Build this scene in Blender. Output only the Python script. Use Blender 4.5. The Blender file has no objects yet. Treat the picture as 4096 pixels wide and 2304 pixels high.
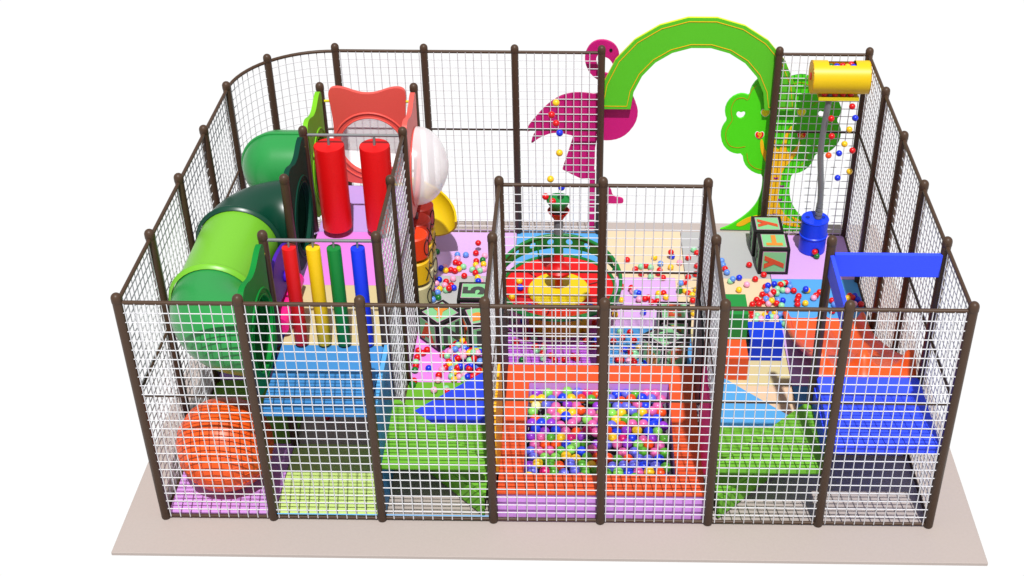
import bpy, bmesh, math, random
from mathutils import Vector, Matrix
random.seed(7)
S = bpy.context.scene
COL = S.collection
PI = math.pi
H = 2.97
XS = [(i-3.5+d)*1.2 for i, d in enumerate([0, -.005, -.004, .019, -.002, -.017, -.006, 0])]
YS = [(i+d)*1.2 for i, d in enumerate([0, -.005, -.001, -.018, -.012, 0])]

# ------------------------------------------------------------------ materials
def lin(c):
    c /= 255.0
    return c/12.92 if c <= .04045 else ((c+.055)/1.055)**2.4
MATS = {}
def mat(name, rgb, k=1.62, rough=.55, spec=.35, noise=.06, nscale=60, bump=0.0, coat=0):
    """rgb = 0-255 tone the surface shows in full light; k = light it receives"""
    if name in MATS: return MATS[name]
    m = bpy.data.materials.new(name); m.use_nodes = True
    nt = m.node_tree; b = nt.nodes['Principled BSDF']
    c = [min(.88, lin(v)/k) for v in rgb]
    b.inputs['Roughness'].default_value = rough
    b.inputs['Specular IOR Level'].default_value = spec
    b.inputs['Coat Weight'].default_value = coat
    tc = nt.nodes.new('ShaderNodeTexCoord')
    n = nt.nodes.new('ShaderNodeTexNoise'); n.inputs['Scale'].default_value = nscale
    n.inputs['Detail'].default_value = 3
    nt.links.new(tc.outputs['Object'], n.inputs['Vector'])
    mx = nt.nodes.new('ShaderNodeMix'); mx.data_type = 'RGBA'
    nt.links.new(n.outputs['Fac'], mx.inputs['Factor'])
    mx.inputs['A'].default_value = [v*(1-noise) for v in c]+[1]
    mx.inputs['B'].default_value = [min(.9, v*(1+noise)) for v in c]+[1]
    nt.links.new(mx.outputs['Result'], b.inputs['Base Color'])
    if bump:
        bp = nt.nodes.new('ShaderNodeBump'); bp.inputs['Strength'].default_value = bump
        bp.inputs['Distance'].default_value = .004
        nt.links.new(n.outputs['Fac'], bp.inputs['Height'])
        nt.links.new(bp.outputs['Normal'], b.inputs['Normal'])
    MATS[name] = m
    return m

# ------------------------------------------------------------------ objects
def wl(p):
    v = Vector((0, 0, 0))
    while p is not None:
        v += p.location; p = p.parent
    return v
def obj(name, bm, m, parent=None, label=None, cat=None, group=None, kind=None, smooth=None, local=False, origin=None):
    me = bpy.data.meshes.new(name)
    bmesh.ops.recalc_face_normals(bm, faces=bm.faces[:])
    bm.to_mesh(me); bm.free()
    if m is not None:
        for mm in (m if isinstance(m, (list, tuple)) else [m]): me.materials.append(mm)
    if smooth:
        for p in me.polygons: p.use_smooth = True
        me.set_sharp_from_angle(angle=math.radians(smooth))
    o = bpy.data.objects.new(name, me); COL.objects.link(o)
    if parent is not None:
        o.parent = parent
        if not local: me.transform(Matrix.Translation(-wl(parent)))
    elif origin is not None:
        me.transform(Matrix.Translation(-Vector(origin))); o.location = origin
    tag(o, label, cat, group, kind)
    return o
def tag(o, label=None, cat=None, group=None, kind=None):
    if label: o['label'] = label
    if cat: o['category'] = cat
    if group: o['group'] = group
    if kind: o['kind'] = kind
    return o
def thing(name, label, cat, loc=(0, 0, 0), rz=0, group=None):
    o = bpy.data.objects.new(name, None); COL.objects.link(o)
    o.empty_display_size = .1
    o.location = loc; o.rotation_euler = (0, 0, rz)
    return tag(o, label, cat, group)

# ------------------------------------------------------------------ shapes
def B(): return bmesh.new()
def box(bm, x0, x1, y0, y1, z0, z1, bev=0, seg=2):
    r = bmesh.ops.create_cube(bm, size=1)
    for v in r['verts']:
        v.co = Vector((x0+(v.co.x+.5)*(x1-x0), y0+(v.co.y+.5)*(y1-y0), z0+(v.co.z+.5)*(z1-z0)))
    if bev:
        es = list({e for v in r['verts'] for e in v.link_edges})
        bmesh.ops.bevel(bm, geom=es, offset=bev, segments=seg, affect='EDGES', profile=.6)
    return bm
def tube(bm, pts, r, n=12, closed=False, cap=True, up=None):
    pts = [Vector(p) for p in pts]; N = len(pts)
    rs = r if isinstance(r, (list, tuple)) else [r]*N
    rings = []; prev = None
    for i, p in enumerate(pts):
        if closed: t = pts[(i+1) % N]-pts[i-1]
        else: t = pts[min(i+1, N-1)]-pts[max(i-1, 0)]
        t.normalize()
        if prev is None:
            a = Vector(up) if up else (Vector((0, 0, 1)) if abs(t.z) < .9 else Vector((1, 0, 0)))
            u = (a-t*a.dot(t)).normalized()
        else:
            u = (prev-t*prev.dot(t)).normalized()
        prev = u; w = t.cross(u)
        rings.append([bm.verts.new(p+rs[i]*(math.cos(2*PI*k/n+(PI/4 if n == 4 else 0))*u+math.sin(2*PI*k/n+(PI/4 if n == 4 else 0))*w)) for k in range(n)])
    M = N if closed else N-1
    for i in range(M):
        a, b = rings[i], rings[(i+1) % N]
        for k in range(n): bm.faces.new((a[k], a[(k+1) % n], b[(k+1) % n], b[k]))
    if cap and not closed:
        bm.faces.new(rings[0][::-1]); bm.faces.new(rings[-1])
    return bm
def lathe(bm, prof, c=(0, 0, 0), axis='z', n=32, a0=0, a1=2*PI, cap=False):
    """prof = [(radius, height)...]"""
    full = abs(a1-a0-2*PI) < 1e-6; K = n if full else n+1
    rows = []
    for r, h in prof:
        row = []
        if r < 1e-6: r = 1e-4
        for k in range(K):
            a = a0+(a1-a0)*k/n
            x, y = r*math.cos(a), r*math.sin(a)
            p = {'z': (x, y, h), 'x': (h, x, y), 'y': (x, h, y)}[axis]
            row.append(bm.verts.new(Vector(p)+Vector(c)))
        rows.append(row)
    for i in range(len(rows)-1):
        for k in range(n):
            j = (k+1) % K
            bm.faces.new((rows[i][k], rows[i][j], rows[i+1][j], rows[i+1][k]))
    if cap:
        for row in (rows[0], rows[-1]): bm.faces.new(row)
    return bm
def cyl(bm, c, r, h, axis='z', n=32, bev=0):
    b = bev
    prof = [(0, 0), (r-b, 0), (r, b), (r, h-b), (r-b, h), (0, h)] if b else [(0, 0), (r, 0), (r, h), (0, h)]
    return lathe(bm, prof, c, axis, n)
def ball_bm(r, c=(0, 0, 0), sub=3):
    bm = B(); bmesh.ops.create_icosphere(bm, subdivisions=sub, radius=r)
    for v in bm.verts: v.co += Vector(c)
    return bm
def plate(loops, th, fn, bm=None, inset=0):
    """flat outline (first loop) with holes, thickness th, mapped by fn(u,v,w)"""
    b = B(); es = []
    for lp in loops:
        vs = [b.verts.new((p[0], p[1], 0)) for p in lp]
        for i in range(len(vs)): es.append(b.edges.new((vs[i-1], vs[i])))
    bmesh.ops.triangle_fill(b, use_beauty=True, use_dissolve=False, edges=es)
    r = bmesh.ops.extrude_face_region(b, geom=b.faces[:])
    for v in [g for g in r['geom'] if isinstance(g, bmesh.types.BMVert)]: v.co.z = th
    for v in b.verts: v.co = Vector(fn(*v.co))
    if bm is None: return b
    me = bpy.data.meshes.new('tmp'); b.to_mesh(me); b.free(); bm.from_mesh(me); bpy.data.meshes.remove(me)
    return bm
def circ(cx, cy, r, n=32, r2=None):
    return [(cx+r*math.cos(2*PI*k/n), cy+(r2 or r)*math.sin(2*PI*k/n)) for k in range(n)]
def smooth_loop(pts, it=2):
    for _ in range(it):
        q = []
        for i in range(len(pts)):
            a, b = pts[i], pts[(i+1) % len(pts)]
            q += [(a[0]*.75+b[0]*.25, a[1]*.75+b[1]*.25), (a[0]*.25+b[0]*.75, a[1]*.25+b[1]*.75)]
        pts = q
    return pts
def smooth_line(pts, it=2):
    for _ in range(it):
        q = [pts[0]]
        for a, b in zip(pts[:-1], pts[1:]):
            a, b = Vector(a), Vector(b); q += [tuple(a*.75+b*.25), tuple(a*.25+b*.75)]
        pts = q+[pts[-1]]
    return pts
def text_bm(s, size, depth, M, off=0.0, shear=0):
    cu = bpy.data.curves.new('lettering', 'FONT'); cu.body = s; cu.size = size; cu.extrude = depth/2
    cu.align_x = 'CENTER'; cu.align_y = 'CENTER'; cu.offset = off; cu.resolution_u = 3
    o = bpy.data.objects.new('lettering', cu); COL.objects.link(o)
    bpy.context.view_layer.update()
    me = bpy.data.meshes.new_from_object(o.evaluated_get(bpy.context.evaluated_depsgraph_get()))
    bpy.data.objects.remove(o); bpy.data.curves.remove(cu)
    # centre the glyph
    xs = [v.co.x for v in me.vertices]; ys = [v.co.y for v in me.vertices]
    me.transform(M @ Matrix.Translation((-(min(xs)+max(xs))/2, -(min(ys)+max(ys))/2, 0)))
    bm = B(); bm.from_mesh(me); bpy.data.meshes.remove(me)
    return bm
# ------------------------------------------------------------------ palette
brown = mat('brown_paint', (80, 60, 46), k=1.25, rough=.42, spec=.22, noise=.10, nscale=150)
netm = mat('white_cord', (246, 246, 250), k=1.55, rough=.6, noise=.03)
steel = mat('grey_steel', (128, 130, 132), k=1.5, rough=.35, spec=.6)
hose_m = mat('dark_grey_hose', (112, 114, 118), k=1.2, rough=.3, spec=.6)
slab_m = mat('grey_slab', (217, 203, 196), k=1.84, rough=.8, spec=.15, noise=.05, nscale=35)
orange = mat('orange_vinyl', (255, 96, 44), k=1.62)
slide_or = mat('orange_plastic', (255, 98, 34), k=1.45, rough=.4)
blue = mat('royal_blue_vinyl', (52, 80, 255), k=1.12)
red = mat('red_vinyl', (226, 10, 12), k=1.25, rough=.45, noise=.12)
def vinyl(n, c, k=1.62): return mat(n, c, k=k, rough=.6, spec=.25, noise=.05, nscale=90)

# ------------------------------------------------------------------ setting
bm = box(B(), -4.655, 4.73, -.545, 6.37, -.045, 0, .004, 1)
obj('ground', bm, slab_m, kind='structure')
gx = [-4.2, -3.0, -1.8, -.6, .6, 1.8, 3.0, 4.2]
tiles = {  # column, row: tone in full light
 (0,0):(236,170,255), (1,0):(226,255,150), (0,1):(116,170,44), (0,2):(214,164,240), (0,3):(236,170,255), (0,4):(214,164,240),
 (1,2):(205,200,196), (1,3):(214,164,240), (1,4):(236,196,255),
 (2,1):(122,200,52), (2,2):(255,152,252), (2,3):(203,203,203), (2,4):(240,196,255),
 (3,2):(214,110,246), (3,3):(255,150,250), (3,4):(100,184,252),
 (4,2):(90,174,248), (4,3):(238,188,255), (4,4):(255,228,190),
 (5,1):(255,220,184), (5,2):(238,222,166), (5,3):(255,226,188), (5,4):(200,200,200),
 (6,1):(90,174,248), (6,2):(232,186,255), (6,3):(96,182,252), (6,4):(238,186,255)}
rows = [.05, 1.22, 2.42, 3.62, 4.83, 6.06]
for (c, r), col in tiles.items():
    x0, x1 = gx[c]+.004, gx[c+1]-.004
    bm = box(B(), x0, x1, rows[r]+.003, rows[r+1]-.003, .004, .04, .004, 1)
    obj('floor_mat', bm, vinyl('mat_%d_%d_%d' % col, col), kind='structure', origin=((x0+x1)/2, (rows[r]+rows[r+1])/2, 0))
bm = box(B(), 1.66, 1.796, 3.63, 4.82, .04, .047)
obj('floor_mat', bm, vinyl('mat_peach', (255,226,188)), kind='structure')

# ------------------------------------------------------------------ posts, rails, nets
ZR, ZM_, ZB = 2.894, 1.724, .037
def post(parent, x, y, z0=-.0, name='post', own=False):
    bm = lathe(B(), [(0, z0), (.035, z0), (.05, z0+.02), (.05, H-.045)], (x, y, 0), n=20)
    p = obj(name, bm, brown, parent, smooth=40)
    prof = [(.0515, H-.075), (.0545, H-.068)]+[(.0545*math.cos(a), H-.022+.056*math.sin(a)) for a in [0, .25, .5, .75, 1.0, 1.2, 1.4, PI/2]]
    obj('post_cap', lathe(B(), prof, (x, y, 0), n=20), brown, p, smooth=50)
    return p
def rails(parent, pts, zs=((ZR, .0225), (ZM_, .015), (ZB, .018))):
    for z, r in zs:
        obj('rail', tube(B(), [(x, y, z) for x, y in pts], r, 10), brown, parent, smooth=50)
def net(parent, pts, z0=ZB, z1=ZR, step=.107, off=(0, 0), trim=.045):
    """square cord net hung along a plan polyline"""
    P = [Vector((x+off[0], y+off[1])) for x, y in pts]
    L = [0]
    for a, b in zip(P[:-1], P[1:]): L.append(L[-1]+(b-a).length)
    def at(s):
        for i in range(len(P)-1):
            if s <= L[i+1]+1e-9:
                t = (s-L[i])/(L[i+1]-L[i]); return P[i].lerp(P[i+1], t)
        return P[-1]
    bm = B(); n = round((L[-1]-.1)/step); s0 = (L[-1]-n*step)/2
    ss = [s0+k*step for k in range(n+1) if trim+.01 < s0+k*step < L[-1]-trim-.01]
    for s in ss:
        p = at(s); tube(bm, [(p.x, p.y, z0), (p.x, p.y, z1)], .0061, 6, cap=False)
    m = round((z1-z0)/.1143); dz = (z1-z0)/m
    grid = [trim]+[L[i] for i in range(1, len(P)-1)]+[L[-1]-trim]
    for k in range(1, m):
        tube(bm, [(*at(s), z0+k*dz) for s in grid], .0061, 6, cap=False)
    return obj('net', bm, netm, parent, smooth=60)
def fence(name, label, cat, bays, posts, off=(0, 0), loc=(0, 0, 0), z0=ZB, mid=True, group=None):
    t = thing(name, label, cat, loc, group=group)
    for x, y in posts: post(t, x, y)
    for pts in bays:
        zs = [(ZR, .0225), (ZB, .018)]+([(ZM_, .015)] if mid else [])
        rails(t, pts, zs); net(t, pts, off=off)
    return t
G = 'net fence runs round the play area'
X, Y = XS, YS
fence('net_fence', 'long front net fence of seven white mesh bays, nearest the viewer', 'fence',
      [[(X[i], 0), (X[i+1], 0)] for i in range(7)], [(x, 0) for x in X], off=(0, -.018), loc=(X[3], 0, 0), group=G)
for i in (1, 2):
    obj('blue_cord', tube(B(), [(X[i]+.05, -.02, .098), (X[i+1]-.05, -.02, .098)], .006, 6), mat('sky_cord', (100,190,255), k=1.5), bpy.data.objects['net_fence'], label='thin light blue cord low on the net')
fence('net_fence', 'straight white net fence on the left side beside the green crawl tubes', 'fence',
      [[(X[0], Y[i]), (X[0], Y[i+1])] for i in range(4)], [(X[0], Y[i]) for i in (1, 2, 3)], off=(-.01, 0), loc=(X[0], Y[2], 0), group=G)
arc = [(-3.0+1.2*math.cos(a), 4.785+1.2*math.sin(a)) for a in [PI-k*PI/2/16 for k in range(17)]]
fence('net_fence', 'rounded rear left corner of white netting with curved brown rails', 'fence',
      [arc[:9], arc[8:]], [(X[0], Y[4]), arc[8]], loc=(*arc[8], 0), group=G)
fence('net_fence', 'rear white net fence of three bays between the curved corner and the flamingo', 'fence',
      [[(X[i], 6.0), (X[i+1], 6.0)] for i in (1, 2, 3)], [(X[i], 6.0) for i in (1, 2, 3, 4)], off=(0, -.018), loc=(X[2], 6, 0), group=G)
fence('net_fence', 'single rear net bay in front of the tree panel behind the blue barrel', 'fence',
      [[(X[6], 6.0), (X[7], 6.0)]], [(X[6], 6.0), (X[7], 6.0)], off=(0, -.018), loc=(X[6], 6, 0), group=G)
fence('net_fence', 'straight white net fence along the right side beside the orange slide', 'fence',
      [[(X[7], Y[i]), (X[7], Y[i+1])] for i in range(5)], [(X[7], Y[i]) for i in (1, 2, 3, 4)], off=(.01, 0), loc=(X[7], Y[2], 0), group=G)
G2 = 'inner net partitions'
fence('net_partition', 'inner net screen of two bays standing behind the ball pit in front of the carousel', 'partition',
      [[(X[3], Y[2]), (X[4], Y[2])], [(X[4], Y[2]), (X[5], Y[2])]], [(X[3], Y[2]), (X[4], Y[2]), (X[5], Y[2])], off=(0, -.018), loc=(X[4], Y[2], 0), group=G2)
for i, side in ((3, 'left'), (5, 'right')):
    fence('net_partition', 'net screen running front to back along the %s side of the ball pit' % side, 'partition',
          [[(X[i], 0), (X[i], Y[1])], [(X[i], Y[1]), (X[i], Y[2])]], [(X[i], Y[1])], loc=(X[i], Y[1], 0), group=G2)
fence('net_partition', 'net screen on the right edge of the high deck beside the hanging pads', 'partition',
      [[(X[2], Y[1]), (X[2], Y[2])], [(X[2], Y[2]), (X[2], Y[3])]], [(X[2], Y[1]), (X[2], Y[2]), (X[2], Y[3])], loc=(X[2], Y[2], 0), group=G2)
# single deck posts
for x, y, lab in ((X[1], Y[1], 'brown deck post at the left end of the bar with four coloured poles'),
                  (X[1], Y[2], 'brown deck post beside the dark green tube opening, no rail on it'),
                  (X[1], Y[3], 'brown deck post at the left end of the red punch bag bar'),
                  (X[1], Y[4], 'brown deck post between the lime green and red tube panels'),
                  (X[2], Y[4], 'brown deck post behind the white bubble at the right corner of the red panels')):
    t = thing('deck_post', lab, 'post', (x, y, 1.52), group='single posts on the high deck')
    post(t, x, y, 1.521)
for x, y, lab in ((-2.99, 1.22, 'short brown support post under the front of the light blue deck'),
                  (-2.99, 2.42, 'short brown support post under the beige deck'), (-2.99, 3.6, 'short brown support post under the pink deck'),
                  (-2.99, 4.74, 'short brown support post under the rear of the lilac deck')):
    obj('support_post', lathe(B(), [(0, .01), (.04, .01), (.052, .03), (.052, 1.44), (0, 1.44)], (x, y, 0), n=18), brown,
        label=lab, cat='post', group='supports under the high deck', smooth=40, origin=(x, y, 0))

# ------------------------------------------------------------------ high decks on the left
dk = [('light blue padded front deck of the high platform', (76,158,230), 0.03, 1.185), ('beige padded deck below the four hanging poles', (236,218,164), 1.19, 2.385),
      ('bright pink padded deck in front of the red punch bags', (255,150,255), 2.39, 3.585), ('pale lilac padded deck in front of the round red opening', (216,178,255), 3.59, 4.76)]
for lab, c, y0, y1 in dk:
    t = thing('platform_deck', lab, 'deck', (-2.4, (y0+y1)/2, 1.44), group='padded decks of the high platform')
    if y0 > 3:
        obj('pad', box(B(), -2.97, -1.83, y0, 4.28, 1.44, 1.515, .006), vinyl('deck_%d' % c[0], c), t)
        obj('pad', box(B(), -2.97, -1.83, 4.286, y1, 1.44, 1.515, .006), vinyl('deck_%d' % c[0], c), t)
    else:
        obj('pad', box(B(), -2.97, -1.83, y0, y1, 1.44, 1.515, .006), vinyl('deck_%d' % c[0], c), t)
t = thing('side_board', 'tall light blue padded board closing the right side of the front deck', 'board', (-1.79, .6, 0))
obj('pad', box(B(), -1.815, -1.765, .04, 1.16, .045, 1.40, .01), vinyl('deck_76', None), t)
obj('sloping_cap', plate([[(.04, 1.40), (1.16, 1.40), (1.16, 1.56), (1.1, 1.56), (.04, 1.515)]], .05, lambda u, v, w: (-1.815+w, u, v)), vinyl('blue_cap', (100,190,255), 1.6), t)

# ------------------------------------------------------------------ steps left and right of the pit
def steps(sx, xa, c_low_front, c_low_back, labs):
    # xa = pit side, xb = outer side
    xb = xa+sx*1.16
    f = lambda u: xa+sx*u
    def poly(pts, z0, z1): return plate([pts], z1-z0, lambda u, v, w: (f(u), v, z0+w))
    t = thing('corner_step', labs[0], 'step', (f(.9), .4, 0))
    obj('upper_pad', poly([(1.18, .05), (-.0, .05), (-.0, .13), (1.16, 1.27), (1.18, 1.2)], .70, .765), vinyl('step_green', (128,208,62)), t)
    t2 = thing('corner_step', labs[1], 'step', (f(.4), 1.2, 0))
    obj('lower_pad', poly([(.0, .0+.03), (1.17, 1.2), (.0, 1.2)], .31, .38), vinyl('step_green', None), t2)
    obj('lower_pad', poly([(1.17, 1.205), (.0, 2.37), (.0, 1.205)], .31, .379), c_low_back, t2, label=labs[2])
    obj('riser', plate([[(.04, .05), (1.16, 1.2), (1.14, 1.22), (.02, .08)]], .27, lambda u, v, w: (f(u), v, .042+w)), vinyl('step_green', None), t2)
    return t
steps(-1, -.655, None, vinyl('step_blue', (50,82,255)),
      ('upper green triangular step pad left of the ball pit beside the blue board', 'lower triangular step left of the ball pit, green in front and blue behind', 'royal blue half of the lower step'))
steps(1, 1.86, None, vinyl('step_sky', (98,184,250)),
      ('upper green triangular step pad right of the ball pit next to the dark blue block', 'lower triangular step right of the ball pit, green in front and sky blue behind', 'sky blue half of the lower step'))

# ------------------------------------------------------------------ side panels of the pit
for i, (c1, n1, c2, n2) in ((3, ((226,160,16), 'golden yellow', (24,26,28), 'black')), (5, ((196,16,110), 'magenta', (24,26,28), 'black'))):
    side = 'left' if i == 3 else 'right'
    s = .03 if i == 3 else -.03
    for (y0, y1, c, n) in ((.06, 1.13, c1, n1), (1.26, 2.33, c2, n2)):
        bm = plate([smooth_loop([(y0, .42), (y1, .42), (y1, 1.5), ((y0+y1)/2, 1.4 if n != 'black' else 1.62), (y0, 1.5)], 2)], .025, lambda u, v, w: (X[i]+s+w*(1 if s > 0 else -1), u, v))
        obj('play_board', bm, mat('board_'+n.replace(' ', '_'), c, k=.9), label='%s play board fixed to the net on the %s side of the ball pit' % (n, side), cat='board',
            group='play boards beside the ball pit', origin=(X[i], (y0+y1)/2, .42))

# ------------------------------------------------------------------ ball pit
t = thing('ball_pit', 'square ball pit with wide orange padded rim and lilac sides', 'ball pit', (.6, 1.2, 0))
outer = [(-.53, .06), (1.73, .06), (1.73, 2.36), (-.53, 2.36)]
inner = [(-.26, .37), (1.43, .37), (1.43, 2.04), (-.26, 2.04)]
lil = vinyl('pit_lilac', (228,160,250), 1.35)
obj('side_wall', plate([outer, inner], .33, lambda u, v, w: (u, v, .012+w)), lil, t)
obj('rim_pad', plate([[(a[0]*1.002, a[1]) for a in outer], inner], .03, lambda u, v, w: (u, v, .346+w)), orange, t)
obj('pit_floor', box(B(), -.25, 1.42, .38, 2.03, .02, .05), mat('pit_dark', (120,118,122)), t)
pc = [('blue', (30,66,245)), ('periwinkle', (108,112,235)), ('purple', (158,58,214)), ('pink', (232,104,176)), ('magenta', (222,24,122)), ('green', (92,178,52)),
      ('lime green', (140,224,92)), ('yellow', (255,206,34)), ('orange', (255,84,26)), ('cream', (250,245,170))]
wts = [11, 16, 15, 17, 8, 16, 6, 15, 9, 1]
def plast(n, c, k=1.3): return mat('ball_'+n, c, k=k, rough=.3, spec=.45, noise=.02)
proto = {}
for n, c in pc:
    bm = ball_bm(.062); me = bpy.data.meshes.new('pit_ball'); bm.to_mesh(me); bm.free()
    for p in me.polygons: p.use_smooth = True
    me.materials.append(plast('pit_'+n, c)); proto[n] = me
rnd = random.Random(5)
pts = []
for j in range(14):
    for i in range(14):
        x = -.195+(1.37+.195)*(i+(.5 if j % 2 else 0)-.2)/13.1; y = .435+1.545*j/13
        if x > 1.378 or rnd.random() < .03: continue
        pts.append((x+rnd.uniform(-.012, .012), y+rnd.uniform(-.01, .01), .235+rnd.uniform(-.02, .03)))
for p in pts:
    p = (min(1.373, max(-.203, p[0])), min(1.983, max(.427, p[1])), p[2])
    n = rnd.choices([a for a, _ in pc], wts)[0]
    o = bpy.data.objects.new('pit_ball', proto[n]); COL.objects.link(o); o.location = p
    tag(o, 'large %s plastic ball lying in the orange rimmed ball pit' % n, 'ball', 'large balls filling the ball pit')

# ------------------------------------------------------------------ small balls
bc = {'R': ('red', (226,14,22)), 'B': ('dark blue', (24,52,230)), 'B2': ('light blue', (100,150,240)), 'P': ('pink', (250,170,205)),
      'M': ('mint green', (150,222,170)), 'G': ('dark green', (16,120,44)), 'Y': ('yellow', (255,204,30)), 'O': ('orange', (255,84,26))}
sp = {}
for k, (n, c) in bc.items():
    bm = ball_bm(.0435); me = bpy.data.meshes.new('small_ball'); bm.to_mesh(me); bm.free()
    for p in me.polygons: p.use_smooth = True
    me.materials.append(plast(n, c)); sp[k] = me
def small(k, p, where, group):
    o = bpy.data.objects.new('small_ball', sp[k]); COL.objects.link(o); o.location = p
    tag(o, 'small %s plastic ball %s' % (bc[k][0], where), 'ball', group)
BALLS = "B2 -1.42 5.31;B2 -1.3 5.31;R -1.16 5.36;P -1.03 5.29;G -1.05 5.18;P -1.41 5.21;R -1.43 5.11;R -1.37 5.07;M -1.31 5;Y -1.37 4.94;R -1.14 5.15;Y -1.14 5.05;Y -1.03 5.07;P -1.1 4.98;M -1.18 4.93;M -1.07 4.91;P -1.02 4.94;R -1.13 4.85;R -1.28 4.77;Y -1.09 4.73;M -1.09 4.63;P -1.04 4.63;B -1.07 4.59;B2 -1.7 4.91;B -1.62 4.96;P -1.57 4.99;Y -1.55 4.9;R -1.48 4.92;R -1.42 4.89;G -1.72 5.39;R -1.71 4.7;B -1.62 4.67;P -1.65 4.57;R -1.52 4.62;P -1.53 4.53;P -1.43 4.69;R -1.44 4.53;B -1.4 4.47;Y -1.59 4.44;M -1.5 4.41;R -1.46 4.4;B -1.68 4.45;B2 -1.61 4.35;P -1.66 4.4;G -1.59 4.23;B2 -1.66 4.18;M -1.68 4.3;R -1.76 3.02;R -1.67 2.97;R -1.62 3.04;G -1.43 3.1;R -1.3 3.23;B -1.27 3.27;Y -1.18 3.24;R -1.12 3.26;M -1.23 3.15;R -1.12 3.18;B2 -1.26 3.06;B2 -1.14 3.08;M -1.07 3.01;R -1.3 3.11;R -0.99 3.05;R -1.41 2.94;M -1.35 2.91;P -1.32 3;B2 -1.25 2.89;M -1.17 2.89;B -1.14 2.84;B -1.05 2.86;R -1.11 2.92;R -0.98 2.9;B2 -0.93 2.82;R -1.77 2.88;R -1.75 2.7;M -1.76 2.73;G -1.73 2.61;B -1.56 2.65;R -1.32 2.79;Y -1.3 2.73;R -1.23 2.74;M -1.15 2.68;Y -1 2.78;B -1.07 2.68;B -0.99 2.7;B2 -0.93 2.68;R -1.35 2.67;P -1.39 2.63;R -1.24 2.61;M -1.11 2.55;R -1.42 2.51;P -1.42 2.41;M -1.26 2.49;R -1.19 2.56;P -1.16 2.48;R -1.06 2.47;Y -1.22 2.43;M -1.1 2.43;R -0.96 2.53;B -1.05 2.44;R -1.72 2.39;G -1.79 2.32;P -1.45 2.21;M -1.3 2.24;R -1.29 2.19;R -0.92 2.61;R -0.88 2.72;Y -0.85 2.62;R 1 5.22;Y 1.39 5.29;B 1.64 5.32;B2 1.47 5.13;P 1.74 5.16;Y 1.61 5.04;R 1.87 5.29;M 1.96 5.51;R 2 5.42;R 1.11 4.98;M 1.19 5.05;R 1.26 5.07;R 1.19 4.87;M 1.33 5.03;P 1.32 4.89;R 1.45 4.96;R 1.43 4.88;R 1.49 4.77;Y 0.87 4.88;R 1.84 4.79;B2 1.73 4.64;R 1.78 4.66;R 0.91 4.54;R 1.05 4.47;P 1.06 4.42;B2 1.1 4.34;G 1.7 4.44;R 1.98 5.08;R 1.95 4.87;M 1.32 4.79;R -0.38 3.51;B -0.41 3.7;M -0.54 3.73;R -0.26 3.5;M -0.25 3.31;R -0.36 3.31;R -0.48 3.23;R -0.24 3.12;R -0.12 3.15;M -0.12 3.08;R 0.42 3.29;Y 0.42 3.51;R 0.54 3.68;B 0.53 3.28;M 0.42 3.36;R 0.53 3.16;R -0.22 3.09;M -0.21 3.04;R -0.13 2.99;M -0.12 2.88;R -0.02 2.94;R 0.03 2.85;R 0.15 2.87;R 0.26 2.93;G -0.39 2.84;R 0.31 2.89;Y 1.41 4.38;R 1.48 4.39;Y 1.51 4.29;M 1.4 4.27;R 1.04 4.46;P 1.08 4.41;B2 1.11 4.35;B 1.14 4.33;R 1.14 4.23;P 1.14 4.19;R 1.22 4.25;R 1.27 4.28;R 1.31 4.18;R 1.39 4.19;G 1.7 4.44;Y 1.78 4.45;R 1.82 4.39;Y 1.87 4.35;R 1.87 4.22;Y 0.81 3.87;R 0.8 3.98;B 1.19 3.93;M 0.87 4.18;B2 0.82 4.22;Y 0.9 4.16;Y 1.86 3.92;Y 1.93 4.48;M 0.87 3.48;R 0.9 3.35;R 1 3.47;R 1.05 3.29;R 0.78 3.27;B 1.02 3.14;Y 1.11 3.13;R 0.89 3.06;B 0.92 3.05;R 1 3.05;M 1.05 3.03;B2 0.89 2.97;M 1.11 2.98;R 1 2.98;R 0.88 2.86;R 0.83 2.87;M 1.05 2.94;R 1.01 2.88;B 1.2 2.84;R 1.04 2.82;P 0.97 2.85;B2 2.34 5.22;B2 2.35 5.11;R 2.37 5.01;B2 2.39 4.92;R 2.72 5.12;R 2.9 4.87;R 2.77 4.76;B 2.55 4.79;M 2.42 4.7;B2 2.45 4.7;P 2.64 4.62;Y 2.52 4.49;B 3.02 4.64;R 3.16 4.67;Y 3.1 4.63;M 3.13 4.6;B2 3.22 4.69;R 3.17 4.62;B2 3.23 4.58;R 2.89 4.57;B 2.92 4.55;B2 2.9 4.47;M 3.05 4.52;P 2.99 4.46;R 3.1 4.57;M 3.12 4.49;P 3.18 4.48;R 3.27 4.48;R 2.83 4.38;P 2.95 4.39;R 2.98 4.39;M 3.03 4.41;R 2.88 4.33;R 2.74 4.25;R 2.82 4.22;B2 2.86 4.22;P 2.89 4.16;B2 3.03 4.25;B 3.09 4.24;Y 2.93 4.18;R 3 4.17;M 3.06 4.12;R 2.67 4.14;R 2.76 4.15;Y 3.46 4.49;B 3.43 4.47;R 3.32 4.35;R 3.29 4.25;R 3.28 4.15;Y 3.39 4.18;R 3.56 4.37;P 3.52 4.31;R 3.62 4.45;R 3.76 4.25;B2 3.78 4.16;Y 3.98 4.31;R 4.02 4.37;R 4.05 4.32;B 4.09 4.37;B 4.12 4.28;R 4.14 4.17;P 4.05 4.17;R 2.64 3.86;M 2.71 3.88;Y 2.81 3.89;R 2.88 3.97;R 2.95 3.98;B2 2.9 3.92;B2 3.01 3.91;R 3.09 3.92;Y 2.94 3.9;B 2.84 3.83;M 2.68 3.79;P 2.95 3.84;M 2.9 3.85;R 2.63 3.97;P 2.75 3.81;R 3.73 4;M 3.06 3.69"
seen = []
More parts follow.
